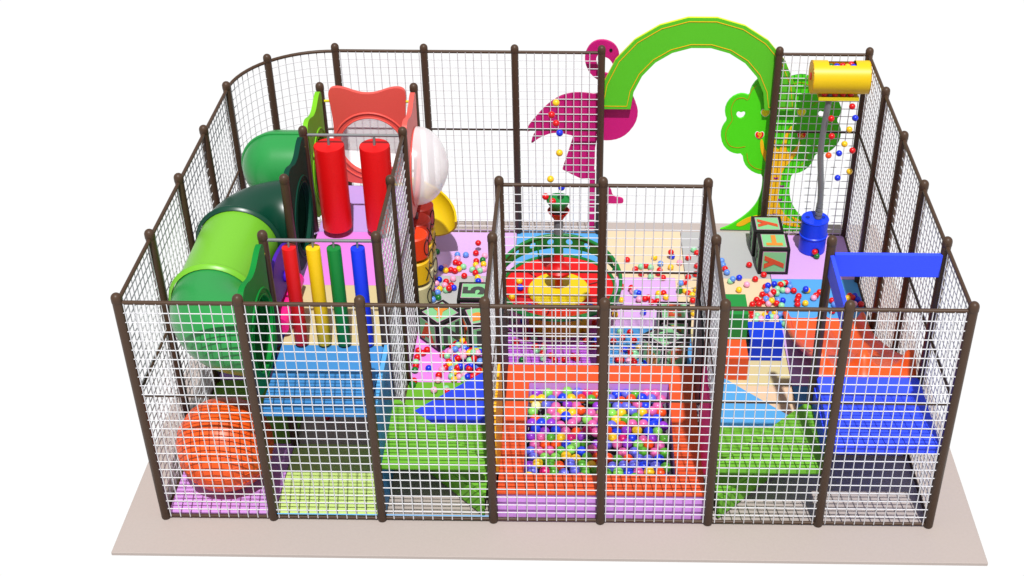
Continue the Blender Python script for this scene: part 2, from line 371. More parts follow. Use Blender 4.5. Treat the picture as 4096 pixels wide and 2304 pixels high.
for e in BALLS.split(';'):
    k, x, y = e.split(); x = float(x); y = float(y)
    if -.62 < x < .78 and 3.0 < y < 4.55: z = .078
    else: z = .078
    lift = sum(1 for q in seen if (q[0]-x)**2+(q[1]-y)**2 < .045**2)
    if lift: z += .035
    if x < -1.74: x = -1.74+.01
    seen.append((x, y))
    if y > 4.83: w = 'behind the letter cubes, left rear of the floor' if x < -.6 else ('on the rear peach mat' if x < 1.8 else 'on the grey mat near the stacked letter cubes')
    elif x < -.6: w = 'scattered on the floor left of the carousel' if y > 2.42 else 'on the green mat by the blue step'
    elif x < .6: w = 'on the purple mat under the front of the carousel'
    elif x < 1.8: w = 'on the lilac mat right of the carousel' if y > 3.6 else 'on the blue mat beside the carousel front'
    elif x < 3.0: w = 'on the peach mat near the blue foam block'
    else: w = 'on the sky blue mat at the foot of the slide'
    small(k, (x, y, z), w, 'small balls scattered over the floor')
hr = random.Random(3)
for q_ in range(46):
    a_, r_ = hr.uniform(0, 2*PI), .30*math.sqrt(hr.random())
    p = (-.98+r_*math.cos(a_)*1.05, 2.72+r_*math.sin(a_)*1.1, .085+.16*max(0, 1-r_/.28)+hr.uniform(0, .03))
    small(hr.choice(['R','R','M','B2','B','P','Y','M','R']), p, 'scattered on the floor left of the carousel', 'small balls scattered over the floor')
for k, p in (('R', (-1.13, 5.45, .19)), ('R', (1.62, 5.3, .16))):
    small(k, p, 'bouncing above the rear floor, shadow below it', 'small balls scattered over the floor')
drum_fall = [('R',3.966,5.55,2.348),('R',3.695,5.5,2.19),('B',4.026,5.55,2.176),('Y',3.969,5.55,2.003),('R',3.732,5.5,1.924),('Y',3.929,5.55,1.78),('R',4.048,5.55,1.681),('B',3.872,5.55,1.636),('O',3.731,5.55,1.602),('Y',4.047,5.55,1.354),('B',3.895,5.55,1.251)]
for k, x, y, z in drum_fall: small(k, (x, y, z), 'falling in the air below the yellow drum', 'small balls falling from the yellow drum')
for k, x, y, z in [('Y',.036,3.75,3.254),('R',-.018,3.75,3.094),('R',.035,3.75,2.98),('B',.078,3.75,2.85),('Y',.075,3.75,2.577),('Y',-.037,3.75,2.209),('B',.1,3.75,2.092),('R',-.1,3.72,1.975),('R',-.01,3.68,1.93)]:
    small(k, (x, y, z), 'in the air above the green cup of the carousel', 'small balls thrown up over the carousel')

# ------------------------------------------------------------------ carousel with blower column
cx, cy = .06, 3.75
t = thing('ball_carousel', 'large round red and green ball table with holed guard ring and tall column', 'carousel', (cx, cy, .04))
obj('drum', cyl(B(), (cx, cy, .04), .40, .42, n=40), mat('ochre_drum', (232,168,20), k=.75, rough=.5), t, smooth=40)
dish = lathe(B(), [(0, .50), (.40, .50), (.60, .515), (.70, .56), (.72, .60), (.70, .61), (.60, .565), (.41, .548), (0, .545)], (cx, cy, 0), n=56)
obj('dish', dish, mat('red_plastic', (252,26,30), k=1.62, rough=.3, spec=.4), t, smooth=45)
obj('disc', lathe(B(), [(0, .545), (.40, .545), (.405, .575), (.39, .595), (0, .60)], (cx, cy-.04, 0), n=40), mat('yellow_plastic', (255,226,32), k=1.62, rough=.35), t)
green_p = mat('green_plastic', (14,132,52), k=1.5, rough=.3, spec=.5)
obj('rim', tube(B(), [(cx+.735*math.cos(a), cy+.735*math.sin(a), .605) for a in [2*PI*k/56 for k in range(56)]], .024, 10, closed=True), green_p, t, smooth=60)
# tilted guard band with round holes
R0 = .80; bm = B(); n = 20
def tiltz(y): return .60+.27*max(0, (y+.25))/1.0
for k in range(n):
    a0, a1 = 2*PI*k/n-PI/2, 2*PI*(k+1)/n-PI/2
    if math.sin((a0+a1)/2) < -.62: continue
    W = a1-a0; m = 4
    outl = [(a0+W*i/m, 0) for i in range(m)]+[(a1, i/2) for i in range(2)]+[(a1-W*i/m, 1) for i in range(m)]+[(a0, 1-i/2) for i in range(2)]
    hole = [((a0+a1)/2+.058*math.cos(2*PI*q/16), .5+.24*math.sin(2*PI*q/16)) for q in range(16)]
    def fn(u, v, w):
        r = R0+w; s = math.sin(u); top = .64+.25*max(0, s+.35)/1.35; bot = top-.10-.10*max(0, s)
        return (cx+r*math.cos(u), cy+r*math.sin(u), bot+(top-bot)*v)
    plate([outl, hole], .02, fn, bm)
obj('guard_band', bm, green_p, t)
def gb(a):
    s = math.sin(a); return (cx+(R0+.01)*math.cos(a), cy+(R0+.01)*s, .64+.25*max(0, s+.35)/1.35)
obj('guard_rail', tube(B(), [gb(2*PI*k/60) for k in range(60)], .026, 10, closed=True), green_p, t, smooth=60)
for k in range(8):
    a = 2*PI*(k+.5)/8
    obj('bracket', tube(B(), [(cx+.73*math.cos(a), cy+.73*math.sin(a), .60), (cx+.80*math.cos(a), cy+.80*math.sin(a), gb(a)[2]-.05)], .012, 8), green_p, t, smooth=60)
for k in range(6):
    a = 2*PI*k/6+.3
    obj('spoke', tube(B(), [(cx+.42*math.cos(a), cy+.42*math.sin(a), .562), (cx+.68*math.cos(a), cy+.68*math.sin(a), .585)], .008, 6), mat('dark_red', (120,10,14)), t)
redc = mat('red_column', (214,10,14), k=1.3, rough=.35)
obj('skirt', lathe(B(), [(.0, .84), (.165, .84), (.17, .88), (.10, .95), (.06, 1.0), (.06, 1.13), (0, 1.13)], (cx, cy, 0), n=28), redc, t, smooth=50)
obj('column', lathe(B(), [(.05, .58), (.05, .88)], (cx, cy, 0), n=18, cap=True), redc, t, smooth=50)
obj('column', lathe(B(), [(0, 1.13), (.062, 1.13), (.064, 1.42), (0, 1.42)], (cx, cy, 0), n=24), green_p, t, smooth=50)
obj('column', lathe(B(), [(0, 1.42), (.058, 1.42), (.058, 1.74), (0, 1.74)], (cx, cy, 0), n=24), mat('grey_plastic', (120,122,126), k=1.4), t, smooth=50)
obj('funnel', lathe(B(), [(.062, 1.64), (.14, 1.76), (.132, 1.76), (.055, 1.645)], (cx, cy, 0), n=28), redc, t, smooth=30)
obj('cup', lathe(B(), [(.0, 1.76), (.07, 1.76), (.15, 1.90), (.152, 1.925), (.14, 1.925), (.135, 1.905), (0, 1.86)], (cx, cy, 0), n=32), mat('green_cup', (24,140,60), k=1.4, rough=.35), t, smooth=40)
for k, dx, dy in (('Y', -.52, .12), ('B', -.5, -.03), ('Y', -.6, -.25), ('B', -.36, -.47), ('B', .42, -.46), ('Y', .56, -.36), ('Y', .55, -.12), ('G', -.10, 1.16), ('R', .16, 1.12), ('B', -.27, 1.08)):
    on = math.hypot(dx, dy) < .7
    small(k, (cx+dx, cy+dy, .60 if on else .075), 'resting on the red dish of the carousel' if on else 'on the blue mat behind the carousel', 'small balls on and under the carousel')

# ------------------------------------------------------------------ crawl tubes and tube panels
def elbow(c, r, a0, a1, R, n=14, z=2.13):
    return [(c[0]+r*math.cos(a0+(a1-a0)*k/n), c[1]+r*math.sin(a0+(a1-a0)*k/n), z) for k in range(n+1)]
def pipe(name, path, R, m, parent, th=.02):
    bm = B(); tube(bm, path, R, 40, cap=False); tube(bm, path, R-th, 40, cap=False)
    return obj(name, bm, m, parent, smooth=60)
def flange(path_pt, direction, R, m, parent, w=.05, name='flange'):
    d = Vector(direction).normalized(); p = Vector(path_pt)
    bm = tube(B(), [p-d*w*.5, p-d*w*.25, p, p+d*w*.25, p+d*w*.5], [R, R+.03, R+.04, R+.03, R], 40, cap=False)
    return obj(name, bm, m, parent, smooth=60)
TZ = 2.12
def holed_panel(name, label, cy_, m, cz=TZ, axis='x', at=-3.0, c2=None, group='moulded tube panels', bubble=None):
    """wavy moulded panel with round opening; axis = plane normal"""
    hw = .5
    top = [(-hw+.02, 2.70), (-hw, 2.86), (-hw+.02, 2.93), (-hw+.08, 2.965), (-hw+.2, 2.955), (-.12, 2.885), (0, 2.872), (.12, 2.885), (hw-.2, 2.955), (hw-.08, 2.965), (hw-.02, 2.93), (hw, 2.86), (hw-.02, 2.70)]
    out = [(hw-.035, 2.4), (hw-.01, 2.15), (hw+.02, 1.9), (hw-.02, 1.56)]
    loop = top+out+[(-a, b) for a, b in out[::-1]]
    loop = smooth_loop(loop, 2)
    Rh = .41
    if axis == 'x': fn = lambda u, v, w: (at-.03+w, cy_+u, v); L = (at, cy_, 1.52)
    else: fn = lambda u, v, w: (cy_+u, at-.03+w, v); L = (cy_, at, 1.52)
    t = thing(name, label, 'panel', L, group=group)
    obj('board', plate([loop, circ(0, cz, Rh, 40)], .06, fn), m, t)
    for rr, tr in ((Rh+.075, .014), (Rh+.008, .012)):
        for w in (.0, .06):
            pts = [fn(rr*math.cos(a), cz+rr*math.sin(a), w) for a in [2*PI*k/48 for k in range(48)]]
            obj('ring', tube(B(), pts, tr, 8, closed=True), m, t, smooth=60)
    yl = mat('yellow_clip', (232,222,40), 1.3)
    for s in (-1, 1):
        for zz in (2.76, 1.75):
            a, b = fn(s*(hw-.03), zz, .03), fn(s*(hw+.06), zz, .03)
            obj('clip', tube(B(), [a, b], .018, 8), yl, t)
    return t
cg = mat('tube_green', (48,160,78), k=1.45, rough=.28, spec=.45)
cd = mat('tube_dark_green', (10,66,48), k=1.3, rough=.32, spec=.4)
cl = mat('tube_lime', (134,216,56), k=1.6, rough=.35, spec=.35)
cgp = mat('panel_green', (10,134,52), k=1.2, rough=.6, spec=.15)
cdp = mat('panel_dark_green', (8,60,46), k=1.1, rough=.7, spec=.1)
clp = mat('panel_lime', (120,196,34), k=1.2, rough=.6, spec=.15)
csal = mat('panel_salmon', (238,92,82), k=1.25, rough=.45)
holed_panel('tube_panel', 'mid green moulded panel with round opening at the front left beside the blue deck', .56, cgp)
holed_panel('tube_panel', 'very dark green moulded panel with round opening behind the lime tube', 2.95, cdp)
holed_panel('tube_panel', 'lime green moulded panel with round opening beside the red punch bags', 4.18, clp)
holed_panel('tube_panel', 'salmon red moulded panel with round window closing the back of the high deck', -2.4, csal, axis='y', at=4.75)
holed_panel('tube_panel', 'salmon red moulded panel seen edge on, holding the white side bubble', 4.18, csal, at=-1.8)
t = thing('crawl_tube', 'long bent crawl tube of mid green, lime and dark green sections along the left side', 'crawl tube', (-3.6, 1.7, 1.6))
e1 = [(-3.04, .56, TZ)]+elbow((-3.05, 1.12), .56, -PI/2, -PI, .45, z=TZ)
pipe('tube_section', e1, .455, cg, t); 
pipe('tube_section', [(-3.61, 1.12, TZ), (-3.61, 1.5, TZ), (-3.61, 1.9, TZ), (-3.61, 2.32, TZ)], .455, cl, t)
e2 = elbow((-3.05, 2.36), .56, PI, PI/2, .45, z=TZ)+[(-3.04, 2.92, TZ)]
pipe('tube_section', e2, .462, cd, t)
flange((-3.61, 1.13, TZ), (0, 1, 0), .465, cl, t, .10); flange((-3.61, 2.34, TZ), (0, 1, 0), .465, cd, t, .10)
flange((-3.07, .56, TZ), (1, 0, 0), .455, cg, t); flange((-3.07, 2.92, TZ), (1, 0, 0), .455, cd, t)
t = thing('crawl_tube', 'green tube with a rounded closed end at the rear left beside the lime panel', 'crawl tube', (-3.5, 4.2, 1.6))
hz = [(.46, -.03), (.46, -.2), (.46, -.47)]+[(.46*math.cos(a), -.47-.46*math.sin(a)) for a in [PI/2*q/12 for q in range(1, 13)]]
obj('tube_section', lathe(B(), hz, (-3.03, 4.18, TZ), 'x', 44), cg, t, smooth=60)
flange((-3.07, 4.18, TZ), (1, 0, 0), .455, cg, t)
sm = [(-3.50+.465*math.cos(a), 4.18, TZ+.465*math.sin(a)) for a in [PI/2+PI*q/32 for q in range(33)]]
obj('seam', tube(B(), [(-3.1, 4.18, TZ+.465)]+sm+[(-3.1, 4.18, TZ-.465)], .02, 8), cg, t, smooth=60)
# bubbles
bub = bpy.data.materials.new('clear_bubble'); bub.use_nodes = True
nt = bub.node_tree; pb = nt.nodes['Principled BSDF']; out = nt.nodes['Material Output']
pb.inputs['Base Color'].default_value = (.9, .88, .9, 1); pb.inputs['Roughness'].default_value = .25
tr = nt.nodes.new('ShaderNodeBsdfTransparent'); ms = nt.nodes.new('ShaderNodeMixShader')
lw = nt.nodes.new('ShaderNodeLayerWeight'); lw.inputs['Blend'].default_value = .35
mr = nt.nodes.new('ShaderNodeMapRange'); mr.inputs['To Min'].default_value = .46; mr.inputs['To Max'].default_value = .85
nt.links.new(lw.outputs['Facing'], mr.inputs['Value']); nt.links.new(mr.outputs['Result'], ms.inputs['Fac'])
nt.links.new(tr.outputs[0], ms.inputs[1]); nt.links.new(pb.outputs[0], ms.inputs[2]); nt.links.new(ms.outputs[0], out.inputs['Surface'])
prof = [(.50, .03), (.497, .07), (.488, .12), (.478, .15), (.46, .19), (.43, .235), (.40, .27), (.355, .31), (.30, .345), (.23, .38), (.15, .41), (.075, .43), (0, .435)]
obj('bubble_window', lathe(B(), prof, (-1.78, 4.18, 2.14), 'x', 44), bub, label='white see-through bubble bulging sideways from the red panel over the yellow slide', cat='bubble window', smooth=30, origin=(-1.78, 4.18, 2.14))
obj('bubble_window', lathe(B(), [(r*.84, h*.8) for r, h in prof], (-2.4, 4.77, 2.12), 'y', 44), bub, label='clear bubble behind the round hole of the red rear panel', cat='bubble window', smooth=30, origin=(-2.4, 4.77, 2.12))

# ------------------------------------------------------------------ bars, punch bags, poles
for y, lab in ((Y[3], 'grey steel bar carrying the two red punch bags'), (Y[1], 'grey steel bar carrying the four coloured poles')):
    t = thing('hanging_bar', lab, 'bar', (-2.4, y, 2.88), group='overhead bars on the high deck')
    obj('rod', tube(B(), [(X[1]+.045, y, 2.885), (X[2]-.045, y, 2.885)], .019, 12), steel, t, smooth=60)
for x, lab in ((-2.708, 'left red cylindrical punch bag hanging from the rear steel bar'), (-2.155, 'right red cylindrical punch bag hanging from the rear steel bar, partly behind the netting')):
    t = thing('punch_bag', lab, 'punch bag', (x, Y[3], 1.6), group='red punch bags')
    obj('bag', lathe(B(), [(0, 1.60), (.165, 1.60), (.185, 1.62), (.185, 2.745), (.18, 2.76), (0, 2.765)], (x, Y[3]-.02, 0), n=40), red, t, smooth=40)
    obj('hanger', tube(B(), [(x, Y[3]-.02, 2.76), (x, Y[3], 2.88)], .017, 10), steel, t, smooth=60)
for x, n, c in ((-2.74, 'red', (222,12,20)), (-2.484, 'yellow', (248,200,10)), (-2.263, 'green', (8,128,50)), (-2.01, 'blue', (16,54,238))):
    t = thing('hanging_pole', 'slim %s padded pole hanging from the front steel bar' % n, 'pole', (x, Y[1], 1.56), group='slim hanging poles')
    obj('pad', lathe(B(), [(0, 1.55), (.072, 1.55), (.075, 1.555), (.076, 2.80), (.074, 2.805), (0, 2.806)], (x, Y[1]-.01, 0), n=28), mat('pole_'+n, c, k=1.2, rough=.5), t, smooth=40)
    obj('hanger', tube(B(), [(x, Y[1]-.01, 2.80), (x, Y[1], 2.88)], .012, 8), steel, t, smooth=60)
# purple board and pink roller left of the beige deck
t = thing('activity_board', 'dark purple play board with a round knob behind the red pole, pink roller below', 'board', (-3.0, 1.8, 1.52))
obj('board', plate([smooth_loop([(1.30, 1.86), (2.30, 1.86), (2.30, 2.1), (2.1, 2.30), (1.8, 2.40), (1.45, 2.44), (1.30, 2.30)], 2)], .04, lambda u, v, w: (-3.03+w, u, v)), mat('purple_board', (58,6,138), k=.8), t)
obj('knob', ball_bm(.07, (-2.97, 1.80, 2.02)), mat('purple_knob', (60,20,170), k=.9, rough=.3), t, smooth=60)
obj('roller', cyl(B(), (-3.0, 1.30, 1.68), .11, .95, 'y', 24), mat('pink_roller', (236,30,128), k=1.1, rough=.3), t, smooth=40)

# ------------------------------------------------------------------ things under and left of the deck
t = thing('exercise_ball', 'very large shiny orange ball in the front left corner', 'ball', (-3.6, .58, .04))
bm = B(); bmesh.ops.create_uvsphere(bm, u_segments=48, v_segments=28, radius=.53)
for v in bm.verts: v.co += Vector((-3.6, .585, .57))
obj('skin', bm, mat('orange_ball', (255,96,22), k=1.35, rough=.4, spec=.4), t, smooth=80)
ri = mat('orange_ball', None)
for k in range(6):
    zz = -.35+.14*k; rr = math.sqrt(.53**2-zz**2)
    obj('rib', tube(B(), [(-3.6+rr*math.cos(a), .585+rr*math.sin(a), .57+zz) for a in [2*PI*q/48 for q in range(48)]], .006, 6, closed=True), ri, t, smooth=60)
obj('foam_block', box(B(), -4.06, -3.25, 2.66, 3.3, .042, .42, .03, 3), vinyl('deep_blue', (20,54,214)), label='dark blue foam block on the floor under the dark green tube', cat='foam block', origin=(-3.6, 3, .04))
bm = lathe(B(), [(0, .042), (.22, .042), (.30, .12), (.30, .24), (.2, .33), (0, .36)], (-2.30, 2.12, 0), n=36)
obj('foam_cushion', bm, mat('violet_cushion', (120,40,220), k=1.3), label='round violet cushion on the floor under the beige deck', cat='cushion', smooth=50, origin=(-2.3, 2.12, .04))
small('R', (-2.70, 1.72, .04), 'beside the violet cushion under the deck', 'small balls scattered over the floor')

# ------------------------------------------------------------------ noughts and crosses rollers
t = thing('tic_tac_toe', 'three columns of stacked red, yellow and beige turning cylinders with black marks', 'tic tac toe game', (-1.8, 4.2, .04))
blackm = mat('black_line', (20,20,20), k=1.2)
for j, yy in enumerate((3.82, 4.19, 4.56)):
    obj('axle', tube(B(), [(-1.80, yy, .04), (-1.80, yy, 1.44)], .02, 8), steel, t)
    for i, (n, c) in enumerate((('beige', (222,210,160)), ('yellow', (250,196,24)), ('red', (250,70,22) if j == 0 else (222,58,38)))):
        z = .27+.375*i
        r = obj('roller', cyl(B(), (-1.80, yy, z), .178, .345 if 0 else .335, 'z', 36, .02), mat('roller_'+n+('' if i < 2 or j == 0 else '_deep'), c, k=1.4, rough=.45), t, smooth=35)
        if (i+j) % 2 == 0:
            pts = [(-1.80+.18*math.cos(-.35+.34*math.cos(a)), yy+.18*math.sin(-.35+.34*math.cos(a)), z+.165+.11*math.sin(a)) for a in [2*PI*q/20 for q in range(20)]]
            obj('nought', tube(B(), pts, .007, 6, closed=True), blackm, r)
        else:
            for s in (-1, 1):
                pts = [(-1.80+.18*math.cos(-.35+.34*u), yy+.18*math.sin(-.35+.34*u), z+.165+.10*u*s) for u in (-1, -.5, 0, .5, 1)]
                obj('cross_stroke', tube(B(), pts, .007, 6), blackm, r)

# ------------------------------------------------------------------ yellow slide exit
t = thing('slide_chute', 'short yellow speckled chute curving out behind the coloured rollers', 'slide', (-1.75, 5.35, .04))
bm = B(); n = 14; path = []
for k in range(n+1):
    u = k/n
    if u < .25: path.append(Vector((-2.35+u*4*.25, 5.53, 1.06-.06*u*4)))
    else:
        a_ = PI/2*(1-(u-.25)/.75); path.append(Vector((-2.10+.41*math.cos(a_), 5.12+.41*math.sin(a_), 1.0-.30*(u-.25)/.75)))
rows_ = []
for k, p in enumerate(path):
    tdir = (path[min(k+1, n)]-path[max(k-1, 0)]).normalized(); side = Vector((0, 0, 1)).cross(tdir).normalized(); up = tdir.cross(side)
    for R in (.31, .28):
        rows_.append([bm.verts.new(p+R*(math.cos(a)*side+math.sin(a)*up)) for a in [PI*.95+PI*1.1*q/20 for q in range(21)]])
for k in range(n):
    for l in (0, 1):
        a, b = rows_[2*k+l], rows_[2*k+2+l]
        for q in range(20): bm.faces.new((a[q], a[q+1], b[q+1], b[q]))
    for q in (0, 20): bm.faces.new((rows_[2*k][q], rows_[2*k+1][q], rows_[2*k+3][q], rows_[2*k+2][q]))
for a, b in ((rows_[0], rows_[1]), (rows_[-2], rows_[-1])):
    for q in range(20): bm.faces.new((a[q], a[q+1], b[q+1], b[q]))
obj('chute', bm, mat('yellow_speckle', (255,214,20), k=1.6, rough=.3, noise=.1, nscale=120), t, smooth=50)
obj('leg', tube(B(), [(-2.05, 5.5, .04), (-2.05, 5.5, .70)], .03, 12), steel, t, smooth=60)

# ------------------------------------------------------------------ letter cubes
mint = mat('mint_foam', (150,226,160), k=1.62); mintpink = mat('pink_trim', (226,160,206), k=1.62); blk = mat('black_foam', (20,20,20), k=1.2)
lo = mat('letter_orange', (255,160,62), k=1.62); lr = mat('letter_red', (238,92,50), k=1.62); ld = mat('letter_dark', (78,80,78), k=1.62)
def cube(label, x, y, rz, letters, s=.425, z=.041):
    t = thing('letter_cube', label, 'letter cube', (x, y, z), rz, group='big foam letter cubes')
    h = s/2
    bm = box(B(), -h, h, -h, h, 0, s, .012)
    obj('frame', bm, blk, t, local=True)
    faces = {'top': Matrix.Translation((0, 0, s)), 'front': Matrix.Translation((0, -h, h)) @ Matrix.Rotation(PI/2, 4, 'X'),
             'left': Matrix.Translation((-h, 0, h)) @ Matrix.Rotation(-PI/2, 4, 'Z') @ Matrix.Rotation(PI/2, 4, 'X'),
             'right': Matrix.Translation((h, 0, h)) @ Matrix.Rotation(PI/2, 4, 'Z') @ Matrix.Rotation(PI/2, 4, 'X'),
             'back': Matrix.Translation((0, h, h)) @ Matrix.Rotation(PI, 4, 'Z') @ Matrix.Rotation(PI/2, 4, 'X')}
    for f, M in faces.items():
        a = h*.785
        p = box(B(), -a, a, -a, a, -.002, .002); p.transform(M); obj('trim', p, mintpink, t, local=True)
        a = h*.745
        p = box(B(), -a, a, -a, a, .0, .004); p.transform(M); fp = obj('face', p, mint, t, local=True)
        if f in letters:
            ch, rot, mm, sz = letters[f]
            bm = text_bm(ch, sz, .008, M @ Matrix.Translation((0, 0, .008)) @ Matrix.Rotation(rot, 4, 'Z'), off=.016)
            obj('letter', bm, mm, fp, local=True)
    return t
q = PI/2
cube('front cube of the rear right pair, orange T on top, red y on front', 3.035, 5.145, 0, {'top': ('T', PI, lo, .34), 'front': ('y', q, lr, .36), 'left': ('F', 0, ld, .34)})
cube('rear letter cube standing right behind the T cube, red y lying on its top', 2.995, 5.605, 0, {'top': ('y', q, lr, .36), 'left': ('E', 0, ld, .34)})
cube('cornerwise letter cube left of the carousel, orange Y on top, red A on side', -1.46, 3.33, math.radians(43), {'top': ('Y', -q*.5, lo, .36), 'left': ('A', 0, lr, .36), 'front': ('N', 0, ld, .36)})
cube('letter cube with a dark 5 lying on its top, behind the cornerwise cube', -1.06, 3.83, 0, {'top': ('5', q, ld, .38), 'front': ('Y', 0, lr, .34)})
cube('letter cube with orange R on top, half hidden by the post by the ball heap', -.93, 3.28, math.radians(18), {'top': ('R', q, lo, .36), 'front': ('H', 0, ld, .34), 'left': ('T', 0, lr, .34)})
cube('square standing letter cube with a red E on top near the ball pit corner', 1.56, 3.42, 0, {'top': ('E', 0, lr, .36), 'front': ('P', 0, lo, .34)})
cube('letter cube turned cornerwise behind the ball pit with a dark S on top', 1.42, 2.87, math.radians(40), {'top': ('S', .4, ld, .40), 'left': ('h', 0, lo, .36), 'front': ('P', 0, lr, .36)})

# ------------------------------------------------------------------ foam blocks
def foam(label, x0, x1, y0, y1, z0, z1, m):
    obj('foam_block', box(B(), x0, x1, y0, y1, z0, z1, .006), m, label=label, cat='foam block', group='foam step blocks', origin=((x0+x1)/2, (y0+y1)/2, z0))
foam('tall dark green foam block behind the orange one', 2.02, 2.455, 2.94, 3.385, .042, .76, vinyl('foam_green', (40,160,72)))
foam('low orange foam block in front of the tall green one', 2.02, 2.445, 2.525, 2.93, .042, .378, orange)
foam('low royal blue foam block on the tan mat right of the green block', 2.50, 2.935, 2.93, 3.32, .042, .378, vinyl('foam_blue', (16,66,240)))

# ------------------------------------------------------------------ right: blue block deck, boards, slide
t = thing('slide_platform', 'large royal blue padded platform at the head of the orange slide', 'platform', (3.6, .6, 0))
obj('top_pad', box(B(), 3.02, 4.17, .03, 1.2, 1.02, 1.14, .01), blue, t)
obj('rear_panel', box(B(), 3.04, 4.13, 1.12, 1.17, .045, 1.018, .01), blue, t)
obj('side_panel', box(B(), 3.0, 3.05, .06, 1.16, .76, 1.018, .006), blue, t)
t = thing('guard_board', 'royal blue L shaped guard boards high above the slide platform on a brown post', 'guard board', (X[6], Y[1], 0))
post(t, X[6], Y[1])
obj('board', box(B(), 3.035, 4.17, 1.15, 1.20, 2.52, 2.80, .008), blue, t)
obj('board', box(B(), 2.985, 3.03, .06, 1.16, 2.52, 2.79, .008), blue, t)
t = thing('double_slide', 'orange plastic slide with two lanes and raised edges running down to the rear', 'slide', (3.6, 2.5, .04))
bm = B(); NY, NX = 56, 72; vv = []
def zbase(y):
    if y < 1.42: return 1.13
    if y < 3.5:
        u = (y-1.42)/2.08; return .10+1.03*(1-u)**1.25*(1 if u > .06 else 1)
    return .10-.04*(y-3.5)/.36
for j in range(NY+1):
    y = 1.2+2.66*j/NY; row = []
    hood = math.exp(-((y-1.44)/.13)**2)
    for i in range(NX+1):
        x = 3.05+1.10*i/NX; h = 0
        for c, w, a in ((3.085, .05, .11), (3.57, .055, .09), (4.10, .05, .11)):
            ww = w*(1+1.1*hood); d = abs(x-c)/ww; ht = a+.13*hood
            if d < 1.8: h = max(h, ht*math.exp(-(d**2.6)*.9))
        row.append(bm.verts.new((x, y, zbase(y)+h*min(1, max(0, (y-1.2)/.12)))))
    vv.append(row)
for j in range(NY):
    for i in range(NX): bm.faces.new((vv[j][i], vv[j][i+1], vv[j+1][i+1], vv[j+1][i]))
r = bmesh.ops.extrude_face_region(bm, geom=bm.faces[:])
for v in [g for g in r['geom'] if isinstance(g, bmesh.types.BMVert)]: v.co.z -= .035
obj('chute', bm, slide_or, t, smooth=40)
for x in (3.3, 3.9):
    obj('leg', tube(B(), [(x, 1.6, .04), (x, 1.6, 1.0)], .03, 12), brown, t, smooth=60)

# ------------------------------------------------------------------ barrel, hose, drum
t = thing('barrel', 'royal blue barrel with grey hose collar and ball outlet at its foot', 'barrel', (3.665, 5.6, .04))
bp = mat('barrel_blue', (14,62,238), k=1.25, rough=.35)
R = .19
prof = [(0, .04), (R-.012, .04), (R, .05), (R, .29), (R+.012, .30), (R+.012, .315), (R, .325), (R, .55), (R+.008, .56), (R, .575), (R-.02, .57), (0, .565)]
obj('body', lathe(B(), prof, (3.665, 5.6, 0), n=40), bp, t, smooth=35)
obj('outlet', tube(B(), [(3.69, 5.415, .125), (3.69, 5.40, .125)], .052, 20), mat('dark_hole', (6,14,60), k=1), t)
for x in (3.56, 3.78): obj('bung', cyl(B(), (x, 5.62, .566), .03, .012, n=20), mat('barrel_bung', (10,40,170), k=1.3), t)
small('R', (3.675, 5.385, .135), 'in the outlet at the foot of the blue barrel', 'small balls at the blue barrel')
small('G', (3.705, 5.36, .082), 'on the mat before the blue barrel outlet', 'small balls at the blue barrel')
t = thing('hose', 'bent grey hose rising from the blue barrel to the yellow drum', 'hose', (3.7, 5.6, .57))
hp = smooth_line([(3.70, 5.6, .56), (3.71, 5.6, .72), (3.70, 5.6, 1.0), (3.66, 5.6, 1.33), (3.62, 5.6, 1.66), (3.63, 5.6, 2.0), (3.66, 5.6, 2.52)], 2)
obj('pipe', tube(B(), hp, .043, 16), hose_m, t, smooth=60)
for z, r in ((.60, .052), (.66, .056), (.72, .05), (.78, .048)):
    obj('collar', tube(B(), [(3.705, 5.6, z-.022), (3.705, 5.6, z+.022)], r, 18), hose_m, t, smooth=40)
t = thing('ball_drum', 'yellow horizontal drum with balls in its top slot, high at the rear right', 'drum', (3.77, 5.62, 2.73))
yd = mat('drum_yellow', (255,214,18), k=1.5, rough=.4); dx0, dx1, dr, dzc, dyc = 3.39, 4.155, .222, 2.725, 5.66
bm = B(); xs_ = [dx0, 3.60, 3.965, dx1]; n = 48
for Rr in (dr, dr-.015):
    rws = [[bm.verts.new((x, dyc+Rr*math.cos(2*PI*k/n), dzc+Rr*math.sin(2*PI*k/n))) for k in range(n)] for x in xs_]
    for i in range(3):
        for k in range(n):
            a = 2*PI*(k+.5)/n
            if i == 1 and abs(a-1.38) < .58: continue
            bm.faces.new((rws[i][k], rws[i][(k+1) % n], rws[i+1][(k+1) % n], rws[i+1][k]))
obj('shell', bm, yd, t, smooth=40)
for x in (dx0, dx1-.01): obj('end_cap', cyl(B(), (x, dyc, dzc), dr, .01, 'x', 48), mat('drum_end', (250,176,20), k=1.0), t, smooth=40)
obj('hub', cyl(B(), (dx0-.012, dyc, dzc+.01), .05, .012, 'x', 20), mat('hub_red', (226,40,40), k=.9), t)
obj('fill', box(B(), 3.60, 3.965, dyc-.17, dyc+.17, dzc-.02, dzc+.10), mat('drum_inner', (236,160,20), k=1.6), t)
obj('tray', box(B(), 3.50, 4.04, dyc-.12, dyc+.10, 2.455, 2.475), mat('tray_yellow', (226,206,20), k=1.2), t)
obj('tray_lip', box(B(), 3.50, 4.04, dyc-.135, dyc-.12, 2.44, 2.49), mat('tray_yellow', None), t)
obj('bracket', box(B(), 3.72, 3.84, dyc+.20, 5.97, 2.70, 2.76), steel, t)
for k, x, dy_ in (('G', 3.63, 0), ('B', 3.71, .0), ('R', 3.79, .02), ('Y', 3.85, -.01), ('B', 3.93, -.01), ('R', 3.91, .07)):
    small(k, (x, dyc-.03+dy_, dzc+.165), 'lying in the slot on top of the yellow drum', 'small balls in the yellow drum')
